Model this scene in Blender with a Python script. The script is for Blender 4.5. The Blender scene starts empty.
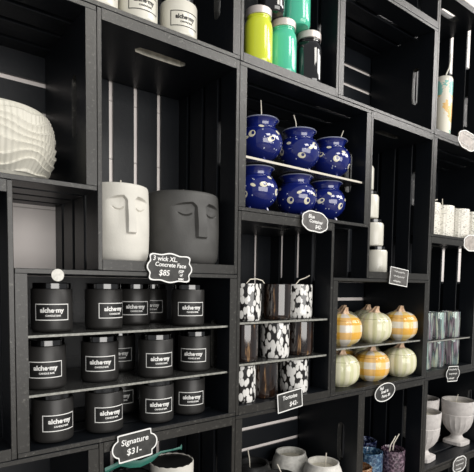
import bpy, bmesh, math, random
from mathutils import Vector, Matrix
random.seed(7)
PI = math.pi
S = 0.0254                     # the wall of crates is laid out in inches
Z0 = 1.53                      # height of the layout origin above the floor, metres
SC = bpy.context.scene
COL = SC.collection

# ------------------------------------------------------------------ camera
def W(x, y, z):
    return Vector((x * S, y * S, z * S + Z0))
cam_d = bpy.data.cameras.new('camera')
cam = bpy.data.objects.new('camera', cam_d); COL.objects.link(cam)
rt = Vector((0.7903358920, -0.6125268054, 0.0134197809)).normalized()
up = Vector((0.0292909479, 0.0596542068, 0.9977892643)).normalized()
fw = Vector((0.6119732169, 0.7881955901, -0.0650883515)).normalized()
m = Matrix((rt, up, -fw)).transposed().to_4x4()
m.translation = W(-12.970856, -32.829633, -0.916403)
cam.matrix_world = m
cam_d.sensor_fit = 'HORIZONTAL'; cam_d.sensor_width = 36
cam_d.lens = 476.961 / 474 * 36
cam_d.shift_y = 80.06 / 474
cam_d.clip_start = 0.02
SC.camera = cam

# ------------------------------------------------------------------ light and exposure
SC.view_settings.view_transform = 'Standard'
SC.view_settings.look = 'None'
SC.view_settings.gamma = 1
SC.view_settings.exposure = 0.0
world = bpy.data.worlds.new('shop_light'); SC.world = world
world.use_nodes = True
bg = world.node_tree.nodes['Background']
bg.inputs[0].default_value = (0.95, 0.97, 1.0, 1)
bg.inputs[1].default_value = 0.32

def area(name, loc, target, sx, sy, power, color):
    d = bpy.data.lights.new(name, 'AREA'); d.shape = 'RECTANGLE'
    d.size = sx; d.size_y = sy; d.energy = power; d.color = color
    o = bpy.data.objects.new(name, d); COL.objects.link(o)
    o.location = loc
    o.rotation_euler = (Vector(target) - Vector(loc)).to_track_quat('-Z', 'Y').to_euler()
    return o
area('ceiling_lamp_panel', (0.6, -1.9, 3.15), (0.2, 0, 1.5), 0.8, 0.5, 14, (1.0, 0.96, 0.88))
area('ceiling_lamp_panel', (2.1, -2.0, 3.25), (0.8, 0, 1.7), 1.0, 0.6, 24, (1.0, 0.97, 0.92))
area('ceiling_lamp_panel', (3.7, -1.9, 3.4), (1.3, 0, 1.9), 1.2, 0.9, 42, (1.0, 0.96, 0.93))
area('added_front_fill', (0.3, -4.6, 1.75), (0.4, 0, 1.5), 4.2, 2.2, 150, (1.0, 0.97, 0.93))  # broad fill lamp added behind the camera to brighten the recesses

# ------------------------------------------------------------------ materials
def mat(name, color=(0.5, 0.5, 0.5), rough=0.5, metal=0.0, spec=0.5, coat=0.0, bump=0.0, bscale=200.0, var=0.0, vscale=20.0):
    M = bpy.data.materials.new(name); M.use_nodes = True
    nt = M.node_tree; b = nt.nodes['Principled BSDF']
    b.inputs['Base Color'].default_value = (*color, 1)
    b.inputs['Roughness'].default_value = rough
    b.inputs['Metallic'].default_value = metal
    b.inputs['Specular IOR Level'].default_value = spec
    b.inputs['Coat Weight'].default_value = coat
    b.inputs['Coat Roughness'].default_value = 0.06
    tc = nt.nodes.new('ShaderNodeTexCoord')
    if var > 0:
        n = nt.nodes.new('ShaderNodeTexNoise'); n.inputs['Scale'].default_value = vscale; n.inputs['Detail'].default_value = 5
        nt.links.new(tc.outputs['Object'], n.inputs['Vector'])
        r = nt.nodes.new('ShaderNodeValToRGB')
        r.color_ramp.elements[0].position = 0.3; r.color_ramp.elements[1].position = 0.7
        r.color_ramp.elements[0].color = (*[c * (1 - var) for c in color], 1)
        r.color_ramp.elements[1].color = (*[min(1, c * (1 + var)) for c in color], 1)
        nt.links.new(n.outputs['Fac'], r.inputs['Fac']); nt.links.new(r.outputs['Color'], b.inputs['Base Color'])
    if bump > 0:
        n2 = nt.nodes.new('ShaderNodeTexNoise'); n2.inputs['Scale'].default_value = bscale
        nt.links.new(tc.outputs['Object'], n2.inputs['Vector'])
        bp = nt.nodes.new('ShaderNodeBump'); bp.inputs['Strength'].default_value = bump; bp.inputs['Distance'].default_value = 0.001
        nt.links.new(n2.outputs['Fac'], bp.inputs['Height']); nt.links.new(bp.outputs['Normal'], b.inputs['Normal'])
    return M

def wood_mat(name, base, worn, lo, hi, rough, spec):
    M = mat(name, base, rough, spec=spec)
    nt = M.node_tree; b = nt.nodes['Principled BSDF']; tc = nt.nodes['Texture Coordinate']
    mp = nt.nodes.new('ShaderNodeMapping'); mp.inputs['Scale'].default_value = (1, 1, 1)
    nt.links.new(tc.outputs['Object'], mp.inputs['Vector'])
    n = nt.nodes.new('ShaderNodeTexNoise'); n.inputs['Scale'].default_value = 130; n.inputs['Detail'].default_value = 8; n.inputs['Roughness'].default_value = 0.7
    nt.links.new(mp.outputs['Vector'], n.inputs['Vector'])
    r = nt.nodes.new('ShaderNodeValToRGB')
    r.color_ramp.elements[0].position = lo; r.color_ramp.elements[1].position = hi
    r.color_ramp.elements[0].color = (*base, 1); r.color_ramp.elements[1].color = (*worn, 1)
    nt.links.new(n.outputs['Fac'], r.inputs['Fac']); nt.links.new(r.outputs['Color'], b.inputs['Base Color'])
    bp = nt.nodes.new('ShaderNodeBump'); bp.inputs['Strength'].default_value = 0.35; bp.inputs['Distance'].default_value = 0.001
    nt.links.new(n.outputs['Fac'], bp.inputs['Height']); nt.links.new(bp.outputs['Normal'], b.inputs['Normal'])
    return M
M_wood = wood_mat('black_painted_wood', (0.0062, 0.0078, 0.0105), (0.045, 0.047, 0.05), 0.62, 0.86, 0.38, 0.34)
M_edge = wood_mat('worn_edge_painted_sheen', (0.019, 0.018, 0.0155), (0.19, 0.185, 0.165), 0.56, 0.80, 0.35, 0.55)  # front faces: scratched wear, plus grazing sheen painted in as a lighter base
M_slot = wood_mat('chipped_slot_edge', (0.022, 0.022, 0.02), (0.24, 0.23, 0.20), 0.55, 0.78, 0.4, 0.5)
M_pale_slot = mat('pale_slot_wall', (0.62, 0.60, 0.52), 0.5, var=0.2, vscale=80)  # paler slot wall colour, used on the face pot crate alone
M_shelf = wood_mat('dark_shelf_board', (0.025, 0.025, 0.025), (0.12, 0.12, 0.11), 0.45, 0.8, 0.25, 0.7)
M_shelf_edge = wood_mat('grey_shelf_edge', (0.19, 0.19, 0.17), (0.42, 0.42, 0.38), 0.4, 0.7, 0.35, 0.5)
M_glass_shelf_edge = mat('pale_shelf_edge', (0.62, 0.58, 0.5), 0.3)
M_wall = mat('white_shiplap_paint', (0.86, 0.80, 0.77), 0.6, var=0.03, vscale=8)
M_floor = mat('grey_floor', (0.25, 0.23, 0.21), 0.4, var=0.2, vscale=3)
M_blkcan = mat('matte_black_glass', (0.024, 0.023, 0.022), 0.40, spec=0.45)
M_lid = mat('polished_black_metal', (0.10, 0.10, 0.10), 0.12, metal=1.0)
M_label = mat('black_label_paper', (0.010, 0.010, 0.010), 0.5)
M_print = mat('white_print', (0.85, 0.85, 0.83), 0.6)
M_blackprint = mat('black_print', (0.02, 0.02, 0.02), 0.5)
M_whitecan = mat('white_glass', (0.68, 0.66, 0.58), 0.35, coat=0.3)
M_chalk = mat('chalkboard', (0.035, 0.035, 0.033), 0.55, var=0.5, vscale=60)
M_greyboard = mat('grey_washed_board', (0.11, 0.105, 0.10), 0.45, var=0.4, vscale=60)
M_palecard = mat('pale_silver_board', (0.42, 0.38, 0.35), 0.4, var=0.3, vscale=80)
M_chalkline = mat('chalk_white', (0.88, 0.88, 0.86), 0.7)
M_wick = mat('cotton_wick', (0.75, 0.70, 0.60), 0.8)
M_conc_white = mat('white_concrete', (0.66, 0.64, 0.58), 0.6, bump=0.25, bscale=300, var=0.05, vscale=30)
M_conc_dark = mat('dark_grey_concrete', (0.060, 0.059, 0.056), 0.55, bump=0.25, bscale=300, var=0.15, vscale=30)
M_vase = mat('ivory_ceramic', (0.64, 0.62, 0.54), 0.5)
M_wax = mat('cream_wax', (0.70, 0.66, 0.55), 0.45)
M_wax_dark = mat('black_wax', (0.012, 0.012, 0.012), 0.4)
M_lime = mat('chartreuse_paint', (0.70, 0.78, 0.05), 0.14, coat=0.6)
M_teal = mat('teal_paint', (0.09, 0.58, 0.38), 0.14, coat=0.6)
M_jarblack = mat('glossy_black_paint', (0.008, 0.008, 0.009), 0.08, coat=1.0)
M_jarlid = mat('pale_pink_lid', (0.66, 0.60, 0.57), 0.35, metal=0.2)
M_stem = mat('tan_stem', (0.60, 0.42, 0.29), 0.6, var=0.2, vscale=80)
M_goblet = mat('pale_stone', (0.58, 0.55, 0.53), 0.65, bump=0.3, bscale=250, var=0.12, vscale=60)
M_bowl = mat('speckled_white_stone', (0.72, 0.70, 0.65), 0.5, var=0.12, vscale=90)
M_bowl_grey = mat('grey_marble_stone', (0.62, 0.61, 0.57), 0.5, var=0.25, vscale=60)
M_bowl_black = mat('black_stone', (0.015, 0.015, 0.015), 0.45)
M_ribbon = mat('teal_ribbon', (0.015, 0.13, 0.10), 0.4)
M_silver = mat('white_sticker', (0.62, 0.61, 0.56), 0.35, var=0.15, vscale=200)
M_birch = None

def nodes(M): return M.node_tree.nodes, M.node_tree.links, M.node_tree.nodes['Principled BSDF'], M.node_tree.nodes['Texture Coordinate']
def voro(nt, links, tc, scale, stretch=(1, 1, 1), rnd=1.0):
    mp = nt.new('ShaderNodeMapping'); mp.inputs['Scale'].default_value = stretch
    links.new(tc.outputs['Object'], mp.inputs['Vector'])
    v = nt.new('ShaderNodeTexVoronoi'); v.inputs['Scale'].default_value = scale; v.inputs['Randomness'].default_value = rnd
    links.new(mp.outputs['Vector'], v.inputs['Vector']); return v
def ramp(nt, links, src, stops, interp='CONSTANT'):
    r = nt.new('ShaderNodeValToRGB'); cr = r.color_ramp; cr.interpolation = interp
    while len(cr.elements) < len(stops): cr.elements.new(0.5)
    for e, (p, c) in zip(cr.elements, stops): e.position = p; e.color = (*c, 1)
    links.new(src, r.inputs['Fac']); return r
# black glass with white petals
M_leopard = mat('white_spotted_black_glass', rough=0.12, coat=0.5)
nt, lk, b, tc = nodes(M_leopard); v = voro(nt, lk, tc, 100, (1, 1, 0.55), 1.0)
r = ramp(nt, lk, v.outputs['Distance'], [(0, (0.80, 0.79, 0.76)), (0.50, (0.80, 0.79, 0.76)), (0.58, (0.015, 0.014, 0.013))], 'LINEAR')
lk.new(r.outputs['Color'], b.inputs['Base Color'])
# brown streaked glass
M_amber = mat('amber_tortoise_glass', rough=0.08, coat=1.0)
nt, lk, b, tc = nodes(M_amber)
mp = nt.new('ShaderNodeMapping'); mp.inputs['Scale'].default_value = (1, 1, 0.16); lk.new(tc.outputs['Object'], mp.inputs['Vector'])
n = nt.new('ShaderNodeTexNoise'); n.inputs['Scale'].default_value = 95; n.inputs['Detail'].default_value = 3; lk.new(mp.outputs['Vector'], n.inputs['Vector'])
r = ramp(nt, lk, n.outputs['Fac'], [(0.50, (0.010, 0.006, 0.005)), (0.62, (0.035, 0.016, 0.008)), (0.74, (0.45, 0.26, 0.11))], 'LINEAR')
lk.new(r.outputs['Color'], b.inputs['Base Color'])
M_blue_plain = mat('cobalt_glass', (0.007, 0.015, 0.15), 0.08, coat=1.0)
M_blue_rim = mat('pale_blue_rim', (0.35, 0.38, 0.50), 0.15)

def gingham(name, hi, mid, lo, nang, zs, zoff=0.0):
    M = mat(name, rough=0.22, coat=0.4); nt, lk, b, tc = nodes(M)
    sp = nt.new('ShaderNodeSeparateXYZ'); lk.new(tc.outputs['Object'], sp.inputs[0])
    def mth(op, a, bb=None):
        q = nt.new('ShaderNodeMath'); q.operation = op
        for i, s_ in enumerate((a, bb)):
            if s_ is None: continue
            if isinstance(s_, (int, float)): q.inputs[i].default_value = s_
            else: lk.new(s_, q.inputs[i])
        return q.outputs[0]
    ang = mth('ARCTAN2', sp.outputs['Y'], sp.outputs['X'])
    a = mth('MODULO', mth('FLOOR', mth('ADD', mth('MULTIPLY', ang, nang / (2 * PI)), 100.25)), 2)
    z = mth('MODULO', mth('FLOOR', mth('ADD', mth('MULTIPLY', sp.outputs['Z'], zs), 10 + zoff)), 2) if zs else a
    s_ = mth('ADD', mth('MULTIPLY', a, 0.3), mth('MULTIPLY', z, 0.65))
    r = ramp(nt, lk, s_, [(0, lo), (0.15, mid), (0.5, tuple(h * 0.8 + m_ * 0.2 for h, m_ in zip(hi, lo))), (0.8, hi)])
    n = nt.new('ShaderNodeTexNoise'); n.inputs['Scale'].default_value = 90; lk.new(tc.outputs['Object'], n.inputs['Vector'])
    mx = nt.new('ShaderNodeMix'); mx.data_type = 'RGBA'; mx.inputs['B'].default_value = (*lo, 1)
    lk.new(mth('MULTIPLY', n.outputs['Fac'], 0.15), mx.inputs['Factor'])
    lk.new(r.outputs['Color'], mx.inputs['A']); lk.new(mx.outputs['Result'], b.inputs['Base Color'])
    return M
M_ging = gingham('yellow_gingham_glaze', (0.84, 0.43, 0.02), (0.84, 0.62, 0.22), (0.80, 0.74, 0.64), 10, 1 / (0.79 * S), 0.0)
M_green = gingham('pale_green_striped_glaze', (0.66, 0.66, 0.40), (0.70, 0.69, 0.46), (0.78, 0.75, 0.55), 26, 0)
M_glabel = None

# white jars wrapped in faint printed stripes
M_birch = mat('printed_white_glass', rough=0.3)
nt, lk, b, tc = nodes(M_birch)
mp = nt.new('ShaderNodeMapping'); mp.inputs['Scale'].default_value = (1, 1, 2.2); lk.new(tc.outputs['Object'], mp.inputs['Vector'])
n = nt.new('ShaderNodeTexNoise'); n.inputs['Scale'].default_value = 140; n.inputs['Detail'].default_value = 4; lk.new(mp.outputs['Vector'], n.inputs['Vector'])
r = ramp(nt, lk, n.outputs['Fac'], [(0.36, (0.34, 0.33, 0.30)), (0.46, (0.78, 0.75, 0.66)), (0.75, (0.84, 0.82, 0.76))], 'LINEAR')
lk.new(r.outputs['Color'], b.inputs['Base Color'])
# iridescent tumbler
M_irid = mat('iridescent_glass', rough=0.06, coat=0.6)
nt, lk, b, tc = nodes(M_irid)
mp = nt.new('ShaderNodeMapping'); mp.inputs['Scale'].default_value = (1, 1, 0.08); lk.new(tc.outputs['Object'], mp.inputs['Vector'])
n = nt.new('ShaderNodeTexNoise'); n.inputs['Scale'].default_value = 70; n.inputs['Detail'].default_value = 1.5; lk.new(mp.outputs['Vector'], n.inputs['Vector'])
r = ramp(nt, lk, n.outputs['Fac'], [(0.32, (0.55, 0.80, 0.78)), (0.42, (0.80, 0.80, 0.62)), (0.46, (0.30, 0.42, 0.44)), (0.52, (0.12, 0.12, 0.13)), (0.57, (0.42, 0.30, 0.38)), (0.62, (0.70, 0.80, 0.74))], 'LINEAR')
lk.new(r.outputs['Color'], b.inputs['Base Color'])
b.inputs['Transmission Weight'].default_value = 0.5
b.inputs['Thin Film Thickness'].default_value = 250; b.inputs['Thin Film IOR'].default_value = 1.6
def glaze(name, stops, scale):
    M = mat(name, rough=0.1, coat=1.0, bump=1.0, bscale=110); M.node_tree.nodes['Bump'].inputs['Distance'].default_value = 0.004; nt, lk, b, tc = nodes(M)
    v = voro(nt, lk, tc, scale, (1, 1, 1), 1.0)
    r = ramp(nt, lk, v.outputs['Distance'], stops, 'LINEAR'); lk.new(r.outputs['Color'], b.inputs['Base Color']); return M
M_bluetex = glaze('blue_textured_glass', [(0.0, (0.02, 0.06, 0.14)), (0.45, (0.02, 0.07, 0.15)), (0.95, (0.20, 0.34, 0.46))], 100)
M_navytex = glaze('navy_textured_glass', [(0.0, (0.006, 0.008, 0.03)), (0.5, (0.01, 0.015, 0.06)), (0.8, (0.15, 0.18, 0.30))], 100)
M_purptex = glaze('purple_textured_glass', [(0.0, (0.03, 0.018, 0.03)), (0.45, (0.05, 0.025, 0.045)), (0.95, (0.32, 0.22, 0.28))], 130)
M_ambertex = glaze('amber_textured_glass', [(0.0, (0.12, 0.05, 0.02)), (0.45, (0.28, 0.13, 0.05)), (0.75, (0.6, 0.42, 0.28))], 100)
# tumbler with tropical print
M_trop = mat('tropical_print', rough=0.3)
nt, lk, b, tc = nodes(M_trop)
v = voro(nt, lk, tc, 20, (1, 1, 0.7), 0.6)
n = nt.new('ShaderNodeTexNoise'); n.inputs['Scale'].default_value = 150; lk.new(tc.outputs['Object'], n.inputs['Vector'])
ad = nt.new('ShaderNodeMath'); ad.operation = 'MULTIPLY_ADD'; lk.new(n.outputs['Fac'], ad.inputs[0]); ad.inputs[1].default_value = 0.45; lk.new(v.outputs['Distance'], ad.inputs[2])
msk = ramp(nt, lk, ad.outputs[0], [(0.0, (1, 1, 1)), (0.66, (0, 0, 0))], 'CONSTANT')
sx = nt.new('ShaderNodeSeparateXYZ'); lk.new(tc.outputs['Object'], sx.inputs[0])
mr = nt.new('ShaderNodeMapRange'); mr.inputs['From Max'].default_value = 8.4 * S; lk.new(sx.outputs['Z'], mr.inputs['Value'])
hue = ramp(nt, lk, mr.outputs[0], [(0, (0.20, 0.50, 0.42)), (0.18, (0.80, 0.50, 0.18)), (0.62, (0.22, 0.52, 0.46))], 'CONSTANT')
mx = nt.new('ShaderNodeMix'); mx.data_type = 'RGBA'; lk.new(msk.outputs['Color'], mx.inputs['Factor'])
mx.inputs['A'].default_value = (0.78, 0.74, 0.62, 1); lk.new(hue.outputs['Color'], mx.inputs['B']); lk.new(mx.outputs['Result'], b.inputs['Base Color'])

# ------------------------------------------------------------------ mesh helpers
def link(name, me, parent=None, loc=(0, 0, 0)):
    o = bpy.data.objects.new(name, me); COL.objects.link(o)
    if parent is not None: o.parent = parent
    o.location = Vector(loc) * S if parent is not None else W(*loc)
    return o
class MB:
    """collects shapes, in inches, into one mesh"""
    def __init__(s): s.bm = bmesh.new()
    def box(s, x0, x1, y0, y1, z0, z1, front=None, mi=0):
        vs = [s.bm.verts.new((x, y, z)) for x in (x0, x1) for y in (y0, y1) for z in (z0, z1)]
        q = [(0, 1, 3, 2), (4, 6, 7, 5), (0, 4, 5, 1), (2, 3, 7, 6), (0, 2, 6, 4), (1, 5, 7, 3)]
        for i, f in enumerate(q):
            fc = s.bm.faces.new([vs[k] for k in f]); fc.material_index = mi
            if front is not None and i == 2: fc.material_index = front
        return s
    def lathe(s, prof, n=40, mi=0, c=(0, 0), smooth=True, closed=True, fn=None):
        rings = []
        for (r, z) in prof:
            ring = []
            for k in range(n):
                a = 2 * PI * k / n
                rr, zz = (r, z) if fn is None else fn(a, r, z)
                ring.append(s.bm.verts.new((c[0] + rr * math.cos(a), c[1] + rr * math.sin(a), zz)))
            rings.append(ring)
        for i in range(len(rings) - 1):
            for k in range(n):
                f = s.bm.faces.new((rings[i][k], rings[i][(k + 1) % n], rings[i + 1][(k + 1) % n], rings[i + 1][k]))
                f.material_index = mi; f.smooth = smooth
        if closed:
            f = s.bm.faces.new(list(reversed(rings[0]))); f.material_index = mi
            f = s.bm.faces.new(rings[-1]); f.material_index = mi
        return s
    def tube(s, pts, r, n=8, mi=0):
        pts = [Vector(p) for p in pts]; rings = []
        for i, p in enumerate(pts):
            d = (pts[min(i + 1, len(pts) - 1)] - pts[max(i - 1, 0)]).normalized()
            a = d.orthogonal().normalized() if i == 0 else (pa - d * pa.dot(d)).normalized()
            pa = a; b_ = d.cross(a)
            rings.append([s.bm.verts.new(p + (a * math.cos(t) + b_ * math.sin(t)) * r) for t in [2 * PI * k / n for k in range(n)]])
        for i in range(len(rings) - 1):
            for k in range(n):
                f = s.bm.faces.new((rings[i][k], rings[i][(k + 1) % n], rings[i + 1][(k + 1) % n], rings[i + 1][k])); f.smooth = True; f.material_index = mi
        s.bm.faces.new(list(reversed(rings[0]))); s.bm.faces.new(rings[-1])
        return s
    def loft(s, o0, o1, mi=0, cap=True):
        a = [s.bm.verts.new(p) for p in o0]; b_ = [s.bm.verts.new(p) for p in o1]; n = len(a)
        for k in range(n): s.bm.faces.new((a[k], a[(k + 1) % n], b_[(k + 1) % n], b_[k])).material_index = mi
        if cap:
            s.bm.faces.new(list(reversed(a))).material_index = mi; s.bm.faces.new(b_).material_index = mi
        return s
    def mesh(s, name, mats):
        bmesh.ops.recalc_face_normals(s.bm, faces=s.bm.faces)
        for e_ in s.bm.edges:
            if len(e_.link_faces) == 2 and e_.calc_face_angle(0) > 0.62: e_.smooth = False
        for v_ in s.bm.verts: v_.co *= S
        me = bpy.data.meshes.new(name); s.bm.to_mesh(me); s.bm.free()
        for q in (mats if isinstance(mats, (list, tuple)) else [mats]): me.materials.append(q)
        return me
    def build(s, name, mats, parent=None, loc=(0, 0, 0)): return link(name, s.mesh(name, mats), parent, loc)

def bevel(o, w, seg=2):
    md = o.modifiers.new('bevel', 'BEVEL'); md.width = w * S; md.segments = seg; md.limit_method = 'ANGLE'; md.angle_limit = math.radians(50)
def tag(o, label=None, cat=None, group=None, kind=None):
    if label: o['label'] = label
    if cat: o['category'] = cat
    if group: o['group'] = group
    if kind: o['kind'] = kind
    return o
def thing(name, label, cat, loc, rotz=0, group=None):
    o = bpy.data.objects.new(name, None); COL.objects.link(o); o.empty_display_size = 0.01
    o.location = W(*loc); o.rotation_euler = (0, 0, math.radians(rotz))
    return tag(o, label, cat, group)
def dup(root, label, loc, rotz=0, group=None):
    def rec(o, par):
        c = o.copy(); COL.objects.link(c)
        if par is not None: c.parent = par
        for ch in o.children: rec(ch, c)
        return c
    r = rec(root, None); r.location = W(*loc); r.rotation_euler = (0, 0, math.radians(rotz)); r['label'] = label
    if group: r['group'] = group
    return r

_tc = {}
def text_mesh(txt, size, mt, shear=0.0, space=1.0, bold=0.0, ext=0.008):
    key = (txt, size, mt.name, shear, space, bold)
    cu = bpy.data.curves.new('lettering', 'FONT'); cu.body = txt; cu.size = size * S; cu.align_x = 'CENTER'; cu.align_y = 'CENTER'
    cu.shear = shear; cu.space_character = space; cu.space_line = 0.95; cu.extrude = ext * S; cu.offset = bold * S; cu.resolution_u = 3
    o = bpy.data.objects.new('tmp', cu); COL.objects.link(o)
    bpy.context.view_layer.update()
    me = bpy.data.meshes.new_from_object(o.evaluated_get(bpy.context.evaluated_depsgraph_get()))
    bpy.data.objects.remove(o); bpy.data.curves.remove(cu)
    for v_ in me.vertices: v_.co = Vector((v_.co.x, -v_.co.z, v_.co.y))     # stand it up, facing -Y
    me.materials.clear(); me.materials.append(mt)
    return me
def wrap(me, r, z):
    """bend a standing flat mesh round a cylinder of radius r (inches) at height z"""
    for v_ in me.vertices:
        x, y, zz = v_.co; a = x / (r * S); rr = r * S - y
        v_.co = Vector((rr * math.sin(a), -rr * math.cos(a), zz + z * S))
    return me
def join_meshes(name, mes, mt):
    bm = bmesh.new()
    for q in mes: bm.from_mesh(q)
    me = bpy.data.meshes.new(name); bm.to_mesh(me); bm.free(); me.materials.append(mt); return me

# ------------------------------------------------------------------ the setting
w_ = MB()
w_.box(-110, 160, 9.56, 13, -60.2, 80)
back = w_.build('wall_back', M_wall); tag(back, kind='structure')
nt, lk, b, tc = nodes(M_wall)
sp = nt.new('ShaderNodeSeparateXYZ'); lk.new(tc.outputs['Object'], sp.inputs[0])
q1 = nt.new('ShaderNodeMath'); q1.operation = 'MULTIPLY'; q1.inputs[1].default_value = 1 / (5.2 * S); lk.new(sp.outputs['Z'], q1.inputs[0])
q2 = nt.new('ShaderNodeMath'); q2.operation = 'FRACT'; lk.new(q1.outputs[0], q2.inputs[0])
q3 = nt.new('ShaderNodeValToRGB'); q3.color_ramp.interpolation = 'LINEAR'
for e, (p_, c_) in zip(q3.color_ramp.elements, ((0.0, 0), (0.02, 1))): e.position = p_; e.color = (c_, c_, c_, 1)
lk.new(q2.outputs[0], q3.inputs[0])
bp = nt.new('ShaderNodeBump'); bp.inputs['Distance'].default_value = 0.003; lk.new(q3.outputs[0], bp.inputs['Height']); lk.new(bp.outputs[0], b.inputs['Normal'])
tag(MB().box(-150, 180, -190, 9.56, -62, -60.2).build('floor', M_floor), kind='structure')

# ------------------------------------------------------------------ crates
def end_board(W_, t, slot_v=2.35, sl=4.5, sw=1.0):
    """board across width u in 0..W_, depth v in 0..9.1, thickness 0..t, with stadium slot centred on u"""
    cu, cv = W_ / 2, slot_v
    angs = [2 * PI * k / 32 for k in range(32)]
    angs += [math.atan2(v_ - cv, u_ - cu) % (2 * PI) for u_ in (0, W_) for v_ in (0, 9.1)]
    angs = sorted(set(round(a, 6) for a in angs)); inn, out = [], []
    hl, hr = (sl - sw) / 2, sw / 2
    for a in angs:
        dx, dy = math.cos(a), math.sin(a)
        ts = [((W_ - cu) if dx > 0 else -cu) / dx if abs(dx) > 1e-6 else 1e9, ((9.1 - cv) if dy > 0 else -cv) / dy if abs(dy) > 1e-6 else 1e9]
        t_ = min(ts); out.append((cu + dx * t_, cv + dy * t_))
        lo, hi = 0, sl
        for _ in range(30):
            mdd = (lo + hi) / 2; x, y = dx * mdd, dy * mdd
            d = math.hypot(max(abs(x) - hl, 0), y)
            if d < hr: lo = mdd
            else: hi = mdd
        inn.append((cu + dx * lo, cv + dy * lo))
    return inn, out
def make_crate(name, x0, z0, upright, label, dy=0.0, back=True, group=None):
    L, Wd, D, te, ts, g = 18.0 - 0.04, 12.5 - 0.04, 9.5, 0.75, 0.34, 0.50
    root = thing(name, label, 'crate', (x0 + 0.02, dy, z0 + 0.02), 0, group)
    P = (lambda l, w, y: (w, y, l)) if upright else (lambda l, w, y: (l, y, w))
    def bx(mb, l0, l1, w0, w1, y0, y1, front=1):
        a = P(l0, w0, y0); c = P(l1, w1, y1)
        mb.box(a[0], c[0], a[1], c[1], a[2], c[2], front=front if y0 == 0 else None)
    inn, out = end_board(Wd - 2 * ts - 0.02, te)
    for side in (0, 1):
        mb = MB(); l0 = 0 if side == 0 else L - te; l1 = l0 + te; rings = []
        for pts, l in ((out, l0), (out, l1), (inn, l1), (inn, l0)):
            rings.append([mb.bm.verts.new(P(l, ts + 0.01 + u, v_)) for u, v_ in pts])
        n = len(out)
        for i in range(4):
            A, B = rings[i], rings[(i + 1) % 4]
            for k in range(n):
                f = mb.bm.faces.new((A[k], A[(k + 1) % n], B[(k + 1) % n], B[k]))
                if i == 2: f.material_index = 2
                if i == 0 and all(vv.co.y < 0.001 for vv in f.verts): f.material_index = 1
        mb.build('end_panel', [M_wood, M_edge, M_pale_slot if 'face pots' in label else M_slot], root)
    edges = [0, 2.5, 5.0, 7.6, D - 0.0]
    for side in (0, 1):
        w0 = 0 if side == 0 else Wd - ts; mb = MB()
        for i in range(4):
            a = edges[i] + (g / 2 if i else 0); c = edges[i + 1] - (g / 2 if i < 3 else 0.0)
            bx(mb, 0, L, w0, w0 + ts, a, c)
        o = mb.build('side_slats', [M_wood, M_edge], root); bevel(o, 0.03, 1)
    mb = MB(); gg = 0.42 if back else 0.004
    ed = [0.38, 2.55, 4.98, 7.42, 9.85, Wd - 0.38]
    for i in range(5):
        a = ed[i] + (gg / 2 if i else 0.01); c = ed[i + 1] - (gg / 2 if i < 4 else 0.01)
        bx(mb, 0.0, L, a, c, 9.29, 9.49)
    mb.build('back_slats', [M_wood, M_edge], root)
    return root
CR = [ # x, z, upright, back gaps, label
    (-18, 5.5, 0, 1, 'black wooden crate lying lengthwise that holds the big ridged ivory pot'),
    (-18, -12.5, 1, 0, 'black upright crate at the far left edge, left of the black candle crate'),
    (-5.5, -12.5, 0, 0, 'black crate lying lengthwise that holds three tiers of black candles'),
    (0, 0, 1, 1, 'black upright crate with vertical back slats that holds the two face pots'),
    (-5.5, 18, 0, 0, 'black crate at the top that holds the white labelled candles'),
    (12.5, 18, 1, 0, 'black upright crate at the top that holds the coloured lidded jars'),
    (12.5, 5.5, 0, 0, 'black crate lying lengthwise that holds the round cobalt blue cups'),
    (12.5, -12.5, 1, 1, 'black upright crate that holds three tiers of spotted and amber tumblers'),
    (25, 18, 0, 1, 'empty black crate lying lengthwise right of the coloured jars'),
    (30.5, 0, 1, 0, 'black upright crate that holds the narrow stack of white jars with black lids'),
    (25, -12.5, 0, 1, 'black crate lying lengthwise that holds the ceramic pumpkins'),
    (30.5, 30.5, 1, 0, 'black upright crate at the very top, above the empty lengthwise crate'),
    (43, 18, 1, 1, 'black upright crate at top right that holds the tropical print tumbler'),
    (43, 5.5, 0, 0, 'black crate at the right edge that holds the white printed jars'),
    (43, -12.5, 1, 0, 'black upright crate at the right edge that holds the iridescent tumblers'),
    (43, -25, 0, 0, 'black crate at lower right that holds the pale stone goblets'),
    (30.5, -30.5, 1, 0, 'black upright crate at the bottom that holds the textured blue and purple vessels'),
    (12.5, -25, 0, 1, 'black crate at the bottom with bright gaps in its back that holds the stone bowls'),
    (0, -30.5, 1, 1, 'black upright crate at the bottom below the Signature sign'),
    (-18, -25, 0, 0, 'black crate at the bottom left corner, below and left of the black candle crate'),
    (43, -43, 1, 0, 'black crate at the bottom right corner, below the stone goblets'),
    (55.5, 18, 0, 0, 'black crate at the right edge seen only through the gaps beside the tropical print tumbler'), (55.5, -12.5, 0, 0, 'black crate at the right edge seen only through the gaps beside the iridescent tumblers'), (55.5, -43, 1, 0, 'black crate in the bottom right corner, right of the small grey sign'), (61, -30.5, 1, 0, 'black crate at the right picture edge, beside the fully visible stone goblet'), (-18, 18, 1, 0, None), (61, 0, 1, 0, None), (25, -43, 0, 0, None), (-5.5, -43, 0, 0, None), (-5.5, 48.5, 0, 0, None)]
jit = [0, 0.12, 0, 0.0, 0, 0.05, 0, 0.06, 0.03, 0.1, 0, 0, 0.04, 0, 0.06, 0, 0.03, 0, 0.08, 0.05, 0.04]
for i, c in enumerate(CR):
    if c[4] is None: continue
    make_crate('wooden_crate', c[0], c[1], c[2], c[4], dy=0.0, back=bool(c[3]), group='black crates stacked in a pinwheel across the wall')
def floor_of(z, upright): return z + (0.77 if upright else 0.395)

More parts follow.
